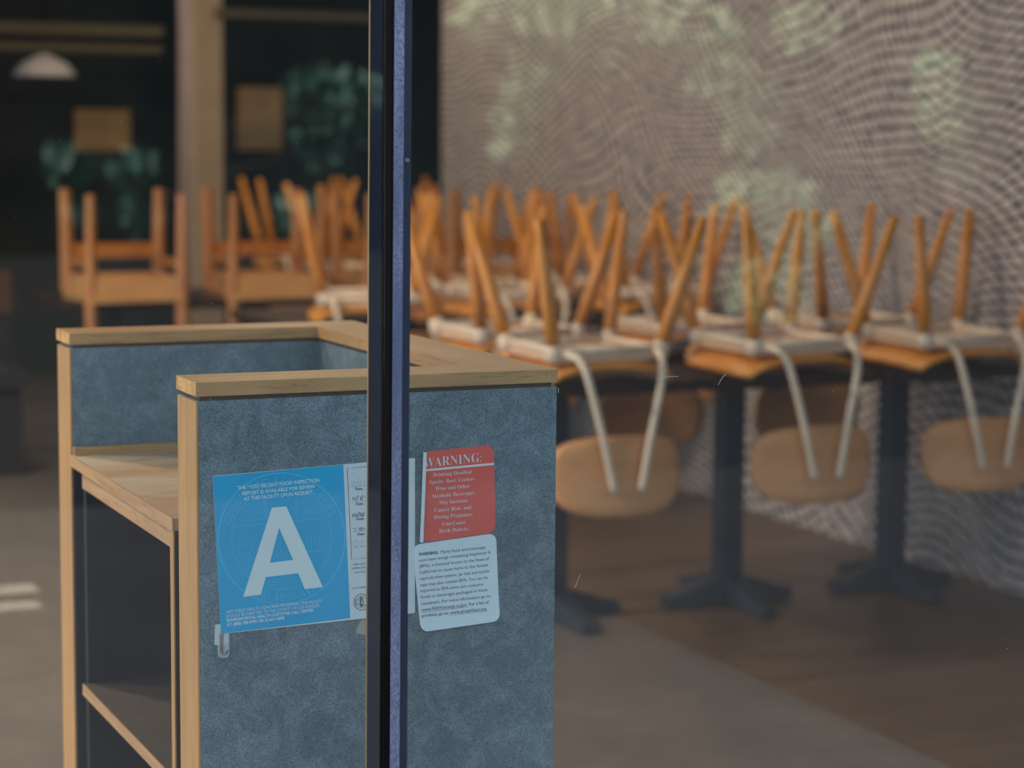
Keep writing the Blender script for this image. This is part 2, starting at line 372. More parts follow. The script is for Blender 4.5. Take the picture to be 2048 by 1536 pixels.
part('back_panel', box(0.0045, W_-0.0005, YBK+0.003, D-0.003, 0, PT), 'lam', bevel=0.0008)
part('side_panel', box(W_-T+0.003, W_-0.0005, T-0.003, YBK+0.003, 0, PT), 'lam')
part('end_cap', box(0.001, 0.0042, 0.0035, T-0.003, 0, PT-0.001), 'oak_z', bevel=0.0005)
part('end_cap', box(0.001, 0.0042, YBK+0.0035, D-0.003, 0, PT-0.001), 'oak_z', bevel=0.0005)
ZS = H-0.204
part('shelf', box(0.001, W_-T+0.003, 0.124, YBK+0.003, ZS-0.018, ZS), 'shelf', bevel=0.0006)
part('shelf_edging', box(-0.001, 0.001, 0.124, YBK+0.003, ZS-0.0185, ZS+0.0002), 'oak_y')
part('shelf_apron', box(0.004, 0.022, 0.141, 0.715, ZS-0.046, ZS-0.018), 'oak_y')
part('back_lip', box(0.004, W_-T+0.003, YBK-0.012, YBK+0.003, ZS, ZS+0.014), 'oak_x')
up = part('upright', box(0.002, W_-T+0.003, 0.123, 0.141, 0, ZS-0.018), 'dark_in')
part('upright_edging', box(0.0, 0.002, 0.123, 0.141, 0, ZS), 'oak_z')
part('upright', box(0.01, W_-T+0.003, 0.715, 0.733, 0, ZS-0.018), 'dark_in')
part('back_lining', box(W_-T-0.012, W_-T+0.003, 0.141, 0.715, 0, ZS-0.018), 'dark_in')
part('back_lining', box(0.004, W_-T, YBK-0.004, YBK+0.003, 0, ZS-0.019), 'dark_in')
Z2 = H-0.5786
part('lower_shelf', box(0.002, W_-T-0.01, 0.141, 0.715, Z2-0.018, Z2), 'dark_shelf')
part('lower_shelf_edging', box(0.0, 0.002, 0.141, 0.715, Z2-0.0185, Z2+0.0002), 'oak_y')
pl = bmesh.new()
for (x, y) in ((1093, 750.5), (1107, 752.5)):
    p = px(x, y, 0.0); tube([(p.x, 0.0003, p.z), (p.x, -0.0002, p.z)], 0.0009, pl, 8)
part('nail_hole', pl, 'reveal')

# ------------------------------------------------------------------ printed cards on the front panel
YP = 0.003                                  # face of the front panel
def text_mesh(body, bold=0.0, serif=False):
    if serif:
        s = ''
        for ch in body:
            if 'A' <= ch <= 'Z': s += chr(0x1D400+ord(ch)-65)
            elif 'a' <= ch <= 'z': s += chr(0x1D41A+ord(ch)-97)
            else: s += ch
        body = s
    cu = bpy.data.curves.new('t', 'FONT'); cu.body = body; cu.offset = bold; cu.resolution_u = 3
    o = bpy.data.objects.new('t', cu); C.objects.link(o)
    dg = bpy.context.evaluated_depsgraph_get(); dg.update()
    me = bpy.data.meshes.new_from_object(o.evaluated_get(dg))
    bpy.data.objects.remove(o)
    return me
CAPH = 0.694
def add_text(bm, body, p0, p1, cap, up, Y, bold=0.0, serif=False):
    """baseline runs from photo point p0 to p1, capital height in photo pixels along direction up"""
    me = text_mesh(body, bold, serif)
    xs = [v.co.x for v in me.vertices]; x0, x1 = min(xs), max(xs)
    P0 = px(*p0, Y); P1 = px(*p1, Y); ul = math.hypot(*up)
    PU = px(p0[0]+up[0]/ul*cap, p0[1]+up[1]/ul*cap, Y) - P0
    vs = [bm.verts.new(P0 + (P1-P0)*((v.co.x-x0)/(x1-x0)) + PU*(v.co.y/CAPH)) for v in me.vertices]
    for p in me.polygons:
        try: bm.faces.new([vs[i] for i in p.vertices])
        except ValueError: pass
    bpy.data.meshes.remove(me)
def stroke(bm, pts, wpx, Y):
    """flat ink line of width wpx photo pixels"""
    pts = [Vector(p) for p in pts]; L = []; R = []
    for i, p in enumerate(pts):
        d = (pts[min(i+1, len(pts)-1)] - pts[max(i-1, 0)])
        if d.length == 0: d = Vector((1, 0))
        d.normalize(); nrm = Vector((-d.y, d.x))*wpx/2
        L.append(bm.verts.new(px(p.x+nrm.x, p.y+nrm.y, Y))); R.append(bm.verts.new(px(p.x-nrm.x, p.y-nrm.y, Y)))
    for i in range(len(pts)-1): bm.faces.new((L[i], L[i+1], R[i+1], R[i]))
def poly(bm, pts, Y): bm.faces.new([bm.verts.new(px(a, b, Y)) for a, b in pts])
def sheet(pts, Y, th):
    """a card cut to the photo outline pts, th thick, its face at Y"""
    bm = bmesh.new(); a = [bm.verts.new(px(*p, Y)) for p in pts]
    b = [bm.verts.new(v.co + Vector((0, th, 0))) for v in a]
    bm.faces.new(a); bm.faces.new(b[::-1])
    for i in range(len(a)): j = (i+1) % len(a); bm.faces.new((a[j], a[i], b[i], b[j]))
    return bm
def rounded(c, r, n=4):
    out = []
    for i in range(len(c)):
        p = Vector(c[i]); a = (Vector(c[i-1])-p).normalized(); b = (Vector(c[(i+1) % len(c)])-p).normalized()
        for k in range(n+1):
            t = k/n; out.append(tuple((p+a*r)*(1-t)**2 + p*2*t*(1-t) + (p+b*r)*t*t))
    return out
def thing_at(name, ctr, *tg):
    o = empty(name, ctr); tag(o, *tg); return o
# grade card
gc0 = px(560, 1100, YP)
gc = thing_at('grade_card', (gc0.x, YP, gc0.z), 'bright blue food inspection card with a big white letter A and white date column', 'sign')
def gpart(o, name, bm, mat, **kw):
    bmesh.ops.translate(bm, verts=bm.verts[:], vec=-Vector(o.location)); return link(name, bm, mat, o, **kw)
YC = YP-0.0016
gpart(gc, 'card_sheet', sheet(rounded([(425, 952), (830, 916), (830, 1226), (442, 1268)], 3), YC, 0.0008), 'white_card')
gpart(gc, 'blue_field', sheet([(425.5, 953), (686.5, 929.2), (700.5, 1236.2), (442, 1267.3)], YC-0.0002, 0.0001), 'blue_card')
YI, YI2 = YC-0.0003, YC-0.00042
zc = lambda x, y: (400+x*0.2995, 880+y*0.2995)     # positions measured on an enlarged crop of the card
UPV = (-0.054, -1.0)
seal = bmesh.new()
cx, cy = 563, 1077
def ring(bm, cx, cy, rx, ry, wd, Y, n=72, a0=0, a1=2*PI):
    stroke(bm, [(cx+rx*math.cos(a0+(a1-a0)*i/n), cy+ry*math.sin(a0+(a1-a0)*i/n)) for i in range(n+1)], wd, Y)
ring(seal, cx, cy, 127, 131, 3.2, YI); ring(seal, cx, cy, 100, 104, 1.6, YI)
def arc_text(bm, body, a0, a1, rx, ry, cap, flip, Y):
    n = len(body)
    for i, ch in enumerate(body):
        if ch == ' ': continue
        a = math.radians(a0+(a1-a0)*(i+0.5)/n); da = abs(math.radians((a1-a0)/n))*0.36*(0.45 if ch == 'I' else 1)
        s = 1 if flip else -1
        q0 = (cx+rx*math.sin(a-da*(-1 if flip else 1)), cy-ry*math.cos(a-da*(-1 if flip else 1)))
        q1 = (cx+rx*math.sin(a+da*(-1 if flip else 1)), cy-ry*math.cos(a+da*(-1 if flip else 1)))
        u = (math.sin(a), -math.cos(a)) if not flip else (-math.sin(a), math.cos(a))
        add_text(bm, ch, q0, q1, cap, u, Y)
arc_text(seal, 'COUNTY OF LOS ANGELES', -76, 68, 105, 109, 15.5, False, YI)
arc_text(seal, 'CALIFORNIA', 207, 143, 122, 126, 16, True, YI)
for a, b in (((220, 580), (430, 560)), ((650, 540), (870, 515)), ((220, 800), (370, 785)), ((690, 748), (862, 730)), ((300, 540), (430, 528)), ((440, 1002), (640, 985))):
    stroke(seal, [zc(*a), zc(*b)], 1.6, YI)
for a, b in (((428, 400), (440, 530)), ((438, 400), (450, 530)), ((650, 400), (652, 540)), ((640, 400), (642, 560))):
    stroke(seal, [zc(*a), zc(*b)], 1.2, YI)
for r in (28, 42, 56, 70): stroke(seal, [zc(745+r*math.cos(t), 505-r*0.9*math.sin(t)) for t in [PI*i/14 for i in range(15)]], 1.0, YI)
for i in range(7): stroke(seal, [zc(500+i*15+10*math.sin(t*1.6+i*.4), 560+t*38) for t in [k*0.5 for k in range(14)]], 0.9, YI)
for i in range(5): stroke(seal, [zc(452+t*22, 935+i*16+4*math.sin(t*2+i)) for t in range(9)], 1.1, YI)
stroke(seal, [zc(290, 520), zc(330, 455), zc(360, 480), zc(385, 450), zc(425, 520)], 1.1, YI)
stroke(seal, [zc(290, 862), zc(320, 840), zc(370, 845), zc(400, 862), zc(370, 880), zc(320, 880), zc(290, 862)], 1.1, YI)
stroke(seal, [zc(245, 735), zc(290, 700), zc(350, 700), zc(350, 745), zc(270, 765), zc(245, 735)], 1.1, YI)
for i in range(6): stroke(seal, [zc(690+i*26, 660-(i % 3)*22), zc(690+i*26, 720)], 1.0, YI)
for i in range(5): stroke(seal, [zc(270+i*25, 640-(i % 2)*40), zc(262+i*25, 700)], 0.9, YI)
gpart(gc, 'printed_seal', seal, 'seal_ink')
A = bmesh.new()
a_out = [zc(480, 452), zc(576, 443), zc(820, 982), zc(700, 995), zc(656, 890), zc(440, 915), zc(406, 1032), zc(288, 1048)]
a_in = [zc(528, 585), zc(622, 800), zc(466, 821)]
def tri(bm, *p): poly(bm, p, YI2)
o_, i_ = a_out, a_in
poly(A, [o_[0], o_[1], i_[0]], YI2); poly(A, [o_[1], o_[2], o_[3], i_[1]], YI2); poly(A, [o_[1], i_[1], i_[0]], YI2)
poly(A, [o_[0], i_[0], i_[2]], YI2); poly(A, [o_[0], i_[2], o_[6], o_[7]], YI2); poly(A, [i_[2], i_[1], o_[4], o_[5]], YI2)
poly(A, [i_[1], o_[3], o_[4]], YI2); poly(A, [i_[2], o_[5], o_[6]], YI2)
gpart(gc, 'letter_a', A, 'white_ink')
tx = {k: bmesh.new() for k in ('header_text', 'footer_text')}
for s, a, b, cap, bo in (('THE MOST RECENT FOOD INSPECTION', (250, 333), (797, 279), 24, .012), ('REPORT IS AVAILABLE FOR REVIEW', (283, 370), (770, 320), 24, .012), ('AT THIS FACILITY UPON REQUEST.', (294, 405), (760, 358), 24, .012),
                      ('ANY PUBLIC HEALTH CONCERNS REGARDING THIS FACILITY', (176, 1158), (818, 1083), 20, 0), ('SHOULD BE DIRECTED TO THE COUNTY OF LOS ANGELES,', (176, 1187), (800, 1112), 20, 0),
                      ('ENVIRONMENTAL HEALTH CUSTOMER CALL CENTER', (180, 1215), (758, 1145), 20, .022), ('AT (888) 700-9995 OR SCAN HERE', (180, 1245), (566, 1197), 20, .022)):
    add_text(tx['header_text' if cap > 22 else 'footer_text'], s, zc(*a), zc(*b), cap*0.2995, UPV, YI2, bo)
for k_, b_ in tx.items(): gpart(gc, k_, b_, 'white_ink')
dk = bmesh.new()
for s, a, b in (('Date', (1038, 334), (1085, 333)), ('Date', (1041, 435), (1090, 432)), ('Date', (1045, 535), (1094, 532)), ('Date', (1051, 637), (1099, 634))):
    add_text(dk, s, zc(*a), zc(*b), 4.9, UPV, YI, .02)
stroke(dk, [zc(1120, 177), zc(983, 190), zc(1013, 797), zc(1120, 786)], 0.9, YI)
for y in (310, 412, 510, 612, 717): stroke(dk, [zc(1005+(y-310)*.05, y+2), zc(1112, y-7)], 0.35, YI)
add_text(dk, 'FOR A CO', zc(1026, 838), zc(1104, 830), 3.6, UPV, YI)
add_text(dk, 'INSPECTIO', zc(1014, 863), zc(1106, 856), 3.4, UPV, YI)
add_text(dk, '13.12.0308', zc(1018, 996), zc(1106, 988), 3.6, UPV, YI)
sx, sy = zc(1080, 1082)
ring(dk, sx, sy, 15.5, 16, 1.2, YI, 36); ring(dk, sx, sy, 11, 11.5, 0.8, YI, 30)
stroke(dk, [(sx-3, sy-10), (sx-1, sy-4), (sx-3, sy+2), (sx-1, sy+9)], 2.6, YI); stroke(dk, [(sx+1, sy-10), (sx+3, sy), (sx+1, sy+9)], 1.6, YI)
stroke(dk, [(sx-9, sy-3), (sx-5, sy-6), (sx-5, sy-2)], 1.2, YI); stroke(dk, [(sx-9, sy+4), (sx-5, sy+4)], 1.4, YI); stroke(dk, [(sx-4, sy+7), (sx+7, sy+6)], 1.4, YI)
for i in range(5): stroke(dk, [(sx-13.5+0.2*i, sy-6+i*3), (sx-12+0.2*i, sy-5+i*3)], 1.5, YI)
gpart(gc, 'printed_dates', dk, 'dark_ink')
hw = bmesh.new()
stroke(hw, [zc(1008, 277), zc(1040, 279), zc(1022, 307)], 0.7, YI); stroke(hw, [zc(1012, 290), zc(1030, 288)], 0.5, YI)
stroke(hw, [zc(1058, 255), zc(1050, 305)], 0.6, YI); stroke(hw, [zc(1072, 275), zc(1070, 303)], 0.7, YI); stroke(hw, [zc(1085, 278), zc(1098, 276), zc(1090, 288), zc(1102, 292), zc(1098, 302)], 0.6, YI)
gpart(gc, 'pencil_date', hw, 'pencil'); hw = bmesh.new()
stroke(hw, [zc(1028, 678), zc(1024, 700), zc(1036, 716), zc(1052, 700), zc(1050, 678), zc(1036, 670), zc(1028, 678)], 0.8, YI)
stroke(hw, [zc(1068, 682), zc(1084, 670), zc(1090, 685), zc(1070, 712), zc(1100, 706)], 0.8, YI)
gpart(gc, 'pencil_number', hw, 'pencil')
hb = bmesh.new()
for a, b in (((1020, 382), (1024, 402)), ((1034, 380), (1036, 404)), ((1054, 368), (1046, 404)), ((1070, 378), (1074, 402)), ((1086, 366), (1080, 402)), ((1096, 382), (1104, 376)),
             ((1020, 494), (1022, 515)), ((1064, 480), (1054, 512)), ((1070, 486), (1074, 510)), ((1080, 486), (1084, 512)), ((1096, 480), (1088, 514))):
    stroke(hb, [zc(*a), zc(*b)], 1.3, YI)
stroke(hb, [zc(1036, 492), zc(1030, 504), zc(1040, 512), zc(1050, 500), zc(1036, 492)], 1.4, YI)
gpart(gc, 'pen_writing', hb, 'dark_ink')
hm = bmesh.new()
stroke(hm, [zc(1020, 592), zc(1042, 590), zc(1028, 616)], 1.2, YI); stroke(hm, [zc(1050, 603), zc(1054, 601)], 1.3, YI)
stroke(hm, [zc(1066, 584), zc(1064, 604)], 1.3, YI); stroke(hm, [zc(1078, 584), zc(1070, 596), zc(1080, 604), zc(1092, 592), zc(1078, 584)], 1.4, YI); stroke(hm, [zc(1096, 594), zc(1104, 593)], 1.1, YI)
gpart(gc, 'maroon_writing', hm, 'maroon_ink')
ht = bmesh.new(); add_text(ht, 'www.p', zc(1030, 890), zc(1106, 884), 4.6, UPV, YI); gpart(gc, 'web_address', ht, 'teal_ink')

# red alcohol warning sticker, left edge curling off the panel
zr = lambda x, y: (780+x*0.2866, 860+y*0.2866)
r0 = px(915, 985, YP)
rs = thing_at('warning_sticker', (r0.x, YP, r0.z), 'coral red alcohol warning sticker with white serif text and a curled left edge', 'sticker')
def curled(corners, rad, lift_side, lift, Y, nx=14, ny=10):
    """sheet over the photo quad (tl, tr, br, bl); lift_side 'left' or 'bottom' bends away from the panel"""
    bm = bmesh.new(); tl, tr, br, bl_ = [Vector(c) for c in corners]; grid = []
    for j in range(ny+1):
        row = []
        for i in range(nx+1):
            u, v = i/nx, j/ny
            cxu = abs(u-0.5)*2; cyv = abs(v-0.5)*2
            p = (tl*(1-u)+tr*u)*(1-v) + (bl_*(1-u)+br*u)*v
            d = lift*(max(0, 0.14-u)/0.14)**2 if lift_side == 'left' else lift*(max(0, v-0.72)/0.28)**2*(0.3+u)
            row.append((p, d))
        grid.append(row)
    return bm, grid
def sheet_grid(corners, lift_side, lift, Y, th, rcorn, nx=26, ny=26):
    bm = bmesh.new(); tl, tr, br, bl_ = [Vector(c) for c in corners]
    def W(u, v):
        # round the corners by pulling edge points in
        for (cu, cv) in ((0, 0), (1, 0), (0, 1), (1, 1)):
            du, dv = abs(u-cu), abs(v-cv)
            if du < rcorn and dv < rcorn:
                a, b = rcorn-du, rcorn-dv; m = max(a, b); L = math.hypot(a, b)
                if m > 0 and L > 0:
                    k_ = m/L; a, b = a*k_, b*k_
                    u = cu+(rcorn-a)*(1 if cu == 0 else -1); v = cv+(rcorn-b)*(1 if cv == 0 else -1)
        p = (tl*(1-u)+tr*u)*(1-v) + (bl_*(1-u)+br*u)*v
        d = lift*(max(0, 0.16-u)/0.16)**2 if lift_side == 'left' else lift*(max(0, v-0.7)/0.3)**2
        q = px(p.x, p.y, Y); q.y -= d; return q
    us = sorted(set([i/nx for i in range(nx+1)]))
    g0 = [[bm.verts.new(W(i/nx, j/ny)) for i in range(nx+1)] for j in range(ny+1)]
    g1 = [[bm.verts.new(v.co+Vector((0, th, 0))) for v in row] for row in g0]
    for j in range(ny):
        for i in range(nx):
            bm.faces.new((g0[j][i], g0[j][i+1], g0[j+1][i+1], g0[j+1][i])); bm.faces.new((g1[j][i], g1[j+1][i], g1[j+1][i+1], g1[j][i+1]))
    def side(a, b, c, d): bm.faces.new((a, b, c, d))
    for i in range(nx): side(g0[0][i+1], g0[0][i], g1[0][i], g1[0][i+1]); side(g0[ny][i], g0[ny][i+1], g1[ny][i+1], g1[ny][i])
    for j in range(ny): side(g0[j][0], g0[j+1][0], g1[j+1][0], g1[j][0]); side(g0[j+1][nx], g0[j][nx], g1[j][nx], g1[j+1][nx])
    return bm
gpart(rs, 'sticker_sheet', sheet_grid([(845.5, 903.5), (987.5, 889.5), (991.5, 1065), (841.5, 1086)], 'none', 0.0, YP-0.0010, 0.0006, 0.10), 'red_card')
# the curl: the sheet's left edge rolled over so its white back shows
cb = bmesh.new(); prev = None
for j in range(13):
    v = j/12
    q = px(846.5-7*v, 904+v*180, YP-0.0010); wd = 0.0046*(0.9+0.25*math.sin(v*PI))
    row = []
    for k in range(9):
        a = k/8*PI*1.25; rr = 0.0022
        row.append(cb.verts.new((q.x-math.sin(a)*rr*1.3+0.002, q.y-rr*(1-math.cos(a)), q.z)))
    if prev:
        for k in range(8): cb.faces.new((prev[k], prev[k+1], row[k+1], row[k]))
    prev = row
gpart(rs, 'curled_edge', cb, 'sticker', smooth=True)
YR = YP-0.0012
rt = bmesh.new(); UR = (-0.02, -1)
rh = bmesh.new(); add_text(rh, 'WARNING:', zr(236, 262), zr(637, 222), 66*.2866, UR, YR, -.015, True)
gpart(rs, 'heading_text', rh, 'white_ink')
for s, a, b in (('Drinking Distilled', (300, 327), (568, 304)), ('Spirits, Beer, Coolers,', (275, 378), (597, 351)), ('Wine and Other', (318, 423), (556, 402)), ('Alcoholic Beverages', (290, 476), (588, 449)),
                ('May Increase', (344, 519), (540, 503)), ('Cancer Risk, and,', (310, 573), (574, 550)), ('During Pregnancy,', (307, 622), (582, 599)), ('Can Cause', (366, 668), (526, 655)), ('Birth Defects.', (344, 718), (551, 701))):
    add_text(rt, s, zr(*a), zr(*b), 27*.2866, UR, YR, -.014, True)
gpart(rs, 'body_text', rt, 'white_ink')
rl = bmesh.new(); stroke(rl, [zr(232, 283), zr(726, 236)], 4.2, YR); gpart(rs, 'ruled_line', rl, 'white_ink')
# white BPA sticker, bottom edge lifting
w0 = px(915, 1165, YP)
ws = thing_at('notice_sticker', (w0.x, YP, w0.z), 'white rounded notice sticker with small black text below the red sticker', 'sticker')
gpart(ws, 'sticker_sheet', sheet_grid([(825, 1090), (992, 1066), (999.5, 1241), (841, 1264)], 'bottom', 0.0025, YP-0.0018, 0.0006, 0.09), 'sticker')
wt = bmesh.new(); UW = (-0.05, -1)
YW = YP-0.0020
lines = [('WARNING:', (200, 878), (338, 864), .03), ('Many food and beverage', (355, 861), (665, 828), 0), ('cans have linings containing bisphenol A', (202, 920), (703, 862), 0), ('(BPA), a chemical known to the State of', (204, 962), (692, 907), 0),
         ('California to cause harm to the female', (206, 1004), (684, 951), 0), ('reproductive system. Jar lids and bottle', (208, 1048), (694, 993), 0), ('caps may also contain BPA. You can be', (210, 1092), (684, 1038), 0),
         ('exposed to BPA when you consume', (212, 1133), (652, 1085), 0), ('foods or beverages packaged in these', (214, 1176), (680, 1124), 0), ('containers. For more information go to:', (218, 1222), (704, 1166), 0),
         ('www.P65Warnings.ca.gov. For a list of', (220, 1265), (690, 1210), 0), ('products go to: www.prop65bpa.org.', (224, 1306), (678, 1256), 0)]
for s, a, b, bo in lines: add_text(wt, s, zr(*a), zr(*b), 21*.2866, UW, YW - (0.0024*max(0, (a[1]-1190)/190)**2), bo)
stroke(wt, [zr(220, 1272), zr(540, 1234)], 0.5, YW-0.0006); stroke(wt, [zr(415, 1292), zr(672, 1263)], 0.5, YW-0.0009)
gpart(ws, 'printed_text', wt, 'dark_ink')
# adhesive hook
h0 = px(443, 1280, YP)
hk = thing_at('adhesive_hook', (h0.x, YP, h0.z), 'small white plastic wall hook with steel wire at the card corner', 'hook')
gpart(hk, 'adhesive_strip', sheet(rounded([(434.5, 1262), (458.5, 1262), (458.5, 1316), (436, 1316)], 10, 6), YP-0.0008, 0.0008), 'strip')
hbk = sheet(rounded([(430, 1249), (456, 1247), (457, 1288), (429, 1291)], 4, 3), YP-0.0011, 0.0011)
gpart(hk, 'hook_base', hbk, 'hook_white')
dome = sheet(rounded([(433, 1272), (454, 1271), (453, 1288), (432, 1289)], 4, 3), YP-0.0014, 0.0003)
gpart(hk, 'hook_boss', dome, 'hook_white')
def P3(x, y, dy): q = px(x, y, YP); q.y -= dy; return q
wire = tube(smooth_path([P3(440, 1266, .0022), P3(440, 1285, .0022), P3(440.5, 1300, .0026), P3(442.5, 1308, .004), P3(446, 1306, .008), P3(450, 1297, .012)], 5), 0.0009, n=10)
tube(smooth_path([P3(445, 1266, .0022), P3(444, 1285, .0022), P3(444, 1300, .0026), P3(446, 1308, .004), P3(449, 1306, .008), P3(452, 1297, .012)], 5), 0.0009, wire, 10)
gpart(hk, 'wire_hook', wire, 'steel', smooth=True)
tp = px(723, 1250, YP)
tpo = thing_at('tape_scrap', (tp.x, YP, tp.z), 'torn scrap of yellowish tape under the card beside the window frame', 'tape')
gpart(tpo, 'tape_piece', sheet([(729, 1237), (722, 1241), (714, 1256), (712, 1266), (722, 1268), (733, 1271), (740, 1250)], YP-0.0004, 0.0004), 'tape')

# ------------------------------------------------------------------ tables
def make_table():
    t = empty('cafe_table')
    link('table_top', box(-0.283, 0.283, -0.38, 0.38, 0.712, 0.748), 'table_top', t, bevel=0.004)
    link('column', box(-0.036, 0.036, -0.036, 0.036, 0.03, 0.70), 'pedestal', t, bevel=0.004)
    bm = box(-0.2, 0.2, -0.03, 0.03, 0.692, 0.7115); box(-0.03, 0.03, -0.28, 0.28, 0.692, 0.7113, bm); link('top_bracket', bm, 'pedestal', t)
    for sx, sy in ((1, 0), (-1, 0), (0, 1), (0, -1)):
        L = 0.22 if sx else 0.27; b = bmesh.new(); n = 6
        prof = [(0, 0.085), (0.35, 0.075), (0.8, 0.04), (1.0, 0.032)]
        prev = None
        for u, hh in prof:
            ww = 0.036-0.008*u; c = (sx*L*u, sy*L*u); dx, dy = (0, ww) if sx else (ww, 0)
            ring_ = [b.verts.new((c[0]-dx, c[1]-dy, 0.006)), b.verts.new((c[0]+dx, c[1]+dy, 0.006)), b.verts.new((c[0]+dx*.8, c[1]+dy*.8, hh)), b.verts.new((c[0]-dx*.8, c[1]-dy*.8, hh))]
            if prev:
                for q in range(4): b.faces.new((prev[q], prev[(q+1) % 4], ring_[(q+1) % 4], ring_[q]))
            else: b.faces.new(ring_)
            prev = ring_
        b.faces.new(prev[::-1])
        tube([(sx*(L-0.03), sy*(L-0.03), 0.0), (sx*(L-0.03), sy*(L-0.03), 0.008)], 0.018, b, 12)
        link('foot', b, 'pedestal', t)
    return t
# ------------------------------------------------------------------ upturned dowel-leg chair (origin: where the seat rests on the table, back towards -y)
def squircle(a, b, n):
    m = max(abs(a), abs(b)); L = (abs(a)**n+abs(b)**n)**(1/n)
    return (a*m/L, b*m/L) if L else (0, 0)
def make_dowel_chair():
    t = empty('dowel_leg_chair')
    # seat shell: rounded plywood, dished, rolled front
    bm = bmesh.new(); nx, ny = 16, 16; g0 = []; g1 = []
    for j in range(ny+1):
        r0_, r1_ = [], []
        for i in range(nx+1):
            a, b = -1+2*i/nx, -1+2*j/ny
            sa, sb_ = squircle(a, b, 4.0); x = sa*0.222; y = 0.155+sb_*0.218
            z = 0.054-0.046*abs(a)**2.6 - 0.010*max(0, -b)**3 + 0.016*max(0, b)**4
            r0_.append(bm.verts.new((x, y, z-0.008))); r1_.append(bm.verts.new((x, y, z+0.008)))
        g0.append(r0_); g1.append(r1_)
    for j in range(ny):
        for i in range(nx):
            bm.faces.new((g0[j][i], g0[j][i+1], g0[j+1][i+1], g0[j+1][i])); bm.faces.new((g1[j][i], g1[j+1][i], g1[j+1][i+1], g1[j][i+1]))
    for i in range(nx): bm.faces.new((g0[0][i], g1[0][i], g1[0][i+1], g0[0][i+1])); bm.faces.new((g0[ny][i+1], g1[ny][i+1], g1[ny][i], g0[ny][i]))
    for j in range(ny): bm.faces.new((g0[j+1][0], g1[j+1][0], g1[j][0], g0[j][0])); bm.faces.new((g0[j][nx], g1[j][nx], g1[j+1][nx], g0[j+1][nx]))
    seat = link('seat', bm, 'chair_wood', t, smooth=True)
    # flat pale plate and frame under the seat (facing up now)
    bm = bmesh.new()
    ring_ = [(0.165*sx_, 0.15+0.175*sy_) for sx_, sy_ in ((-1, -1), (1, -1), (1, 1), (-1, 1))]
    vs = rounded([(-0.168, -0.035), (0.168, -0.035), (0.165, 0.335), (-0.165, 0.335)], 0.05, 5)
    a = [bm.verts.new((p[0], p[1], 0.058)) for p in vs]; b = [bm.verts.new((p[0], p[1], 0.074)) for p in vs]
    bm.faces.new(a[::-1]); bm.faces.new(b)
    for i in range(len(a)): j = (i+1) % len(a); bm.faces.new((a[i], a[j], b[j], b[i]))
    link('under_plate', bm, 'pale_under', t)
    fr = bmesh.new()
    tube([(-0.158, -0.02, 0.086), (0.158, -0.02, 0.086)], 0.012, fr); tube([(-0.155, 0.315, 0.086), (0.155, 0.315, 0.086)], 0.012, fr)
    tube([(-0.158, -0.02, 0.086), (-0.155, 0.315, 0.086)], 0.012, fr); tube([(0.158, -0.02, 0.086), (0.155, 0.315, 0.086)], 0.012, fr)
    link('seat_frame', fr, 'white_metal', t, smooth=True)
    for sx_ in (-1, 1):
        for yb, dy in ((-0.005, -1), (0.31, 1)):
            b0 = Vector((0.158*sx_, yb, 0.062)); tip = Vector((0.250*sx_, yb+dy*0.088, 0.452)); d = tip-b0
            link('leg_socket', tube([b0, b0+d*0.05, b0+d*0.115], [0.027, 0.026, 0.021], n=16), 'white_metal', t, smooth=True)
            link('leg', tube([b0+d*0.08, b0+d*0.3, tip], [0.0195, 0.0215, 0.0135], n=14), 'leg_wood', t, smooth=True)
        path = smooth_path([(0.150*sx_, 0.03, 0.086), (0.135*sx_, -0.055, 0.080), (0.122*sx_, -0.105, 0.060), (0.108*sx_, -0.128, 0.0), (0.073*sx_, -0.140, -0.14), (0.041*sx_, -0.148, -0.290)], 6)
        link('back_tube', tube(path, 0.0105, n=12), 'white_metal', t, smooth=True)
    # backrest: bent plywood pad, tubes on its rear face
    bm = bmesh.new(); nx, ny = 18, 10; g0 = []; g1 = []
    for j in range(ny+1):
        r0_, r1_ = [], []
        for i in range(nx+1):
            a, b = -1+2*i/nx, -1+2*j/ny
            sa, sb_ = squircle(a, b, 3.2); x = sa*0.200*(1+0.02*sb_); z = -0.252+sb_*0.110
            y = -0.120 + 0.055*sa*sa + 0.10*(z+0.252)
            r0_.append(bm.verts.new((x, y-0.006, z))); r1_.append(bm.verts.new((x, y+0.006, z)))
        g0.append(r0_); g1.append(r1_)
    for j in range(ny):
        for i in range(nx):
            bm.faces.new((g0[j][i], g0[j][i+1], g0[j+1][i+1], g0[j+1][i])); bm.faces.new((g1[j][i], g1[j+1][i], g1[j+1][i+1], g1[j][i+1]))
    for i in range(nx): bm.faces.new((g0[0][i], g1[0][i], g1[0][i+1], g0[0][i+1])); bm.faces.new((g0[ny][i+1], g1[ny][i+1], g1[ny][i], g0[ny][i]))
    for j in range(ny): bm.faces.new((g0[j+1][0], g1[j+1][0], g1[j][0], g0[j][0])); bm.faces.new((g0[j][nx], g1[j][nx], g1[j+1][nx], g0[j+1][nx]))
    link('backrest', bm, 'pad_wood', t, smooth=True)
    return t
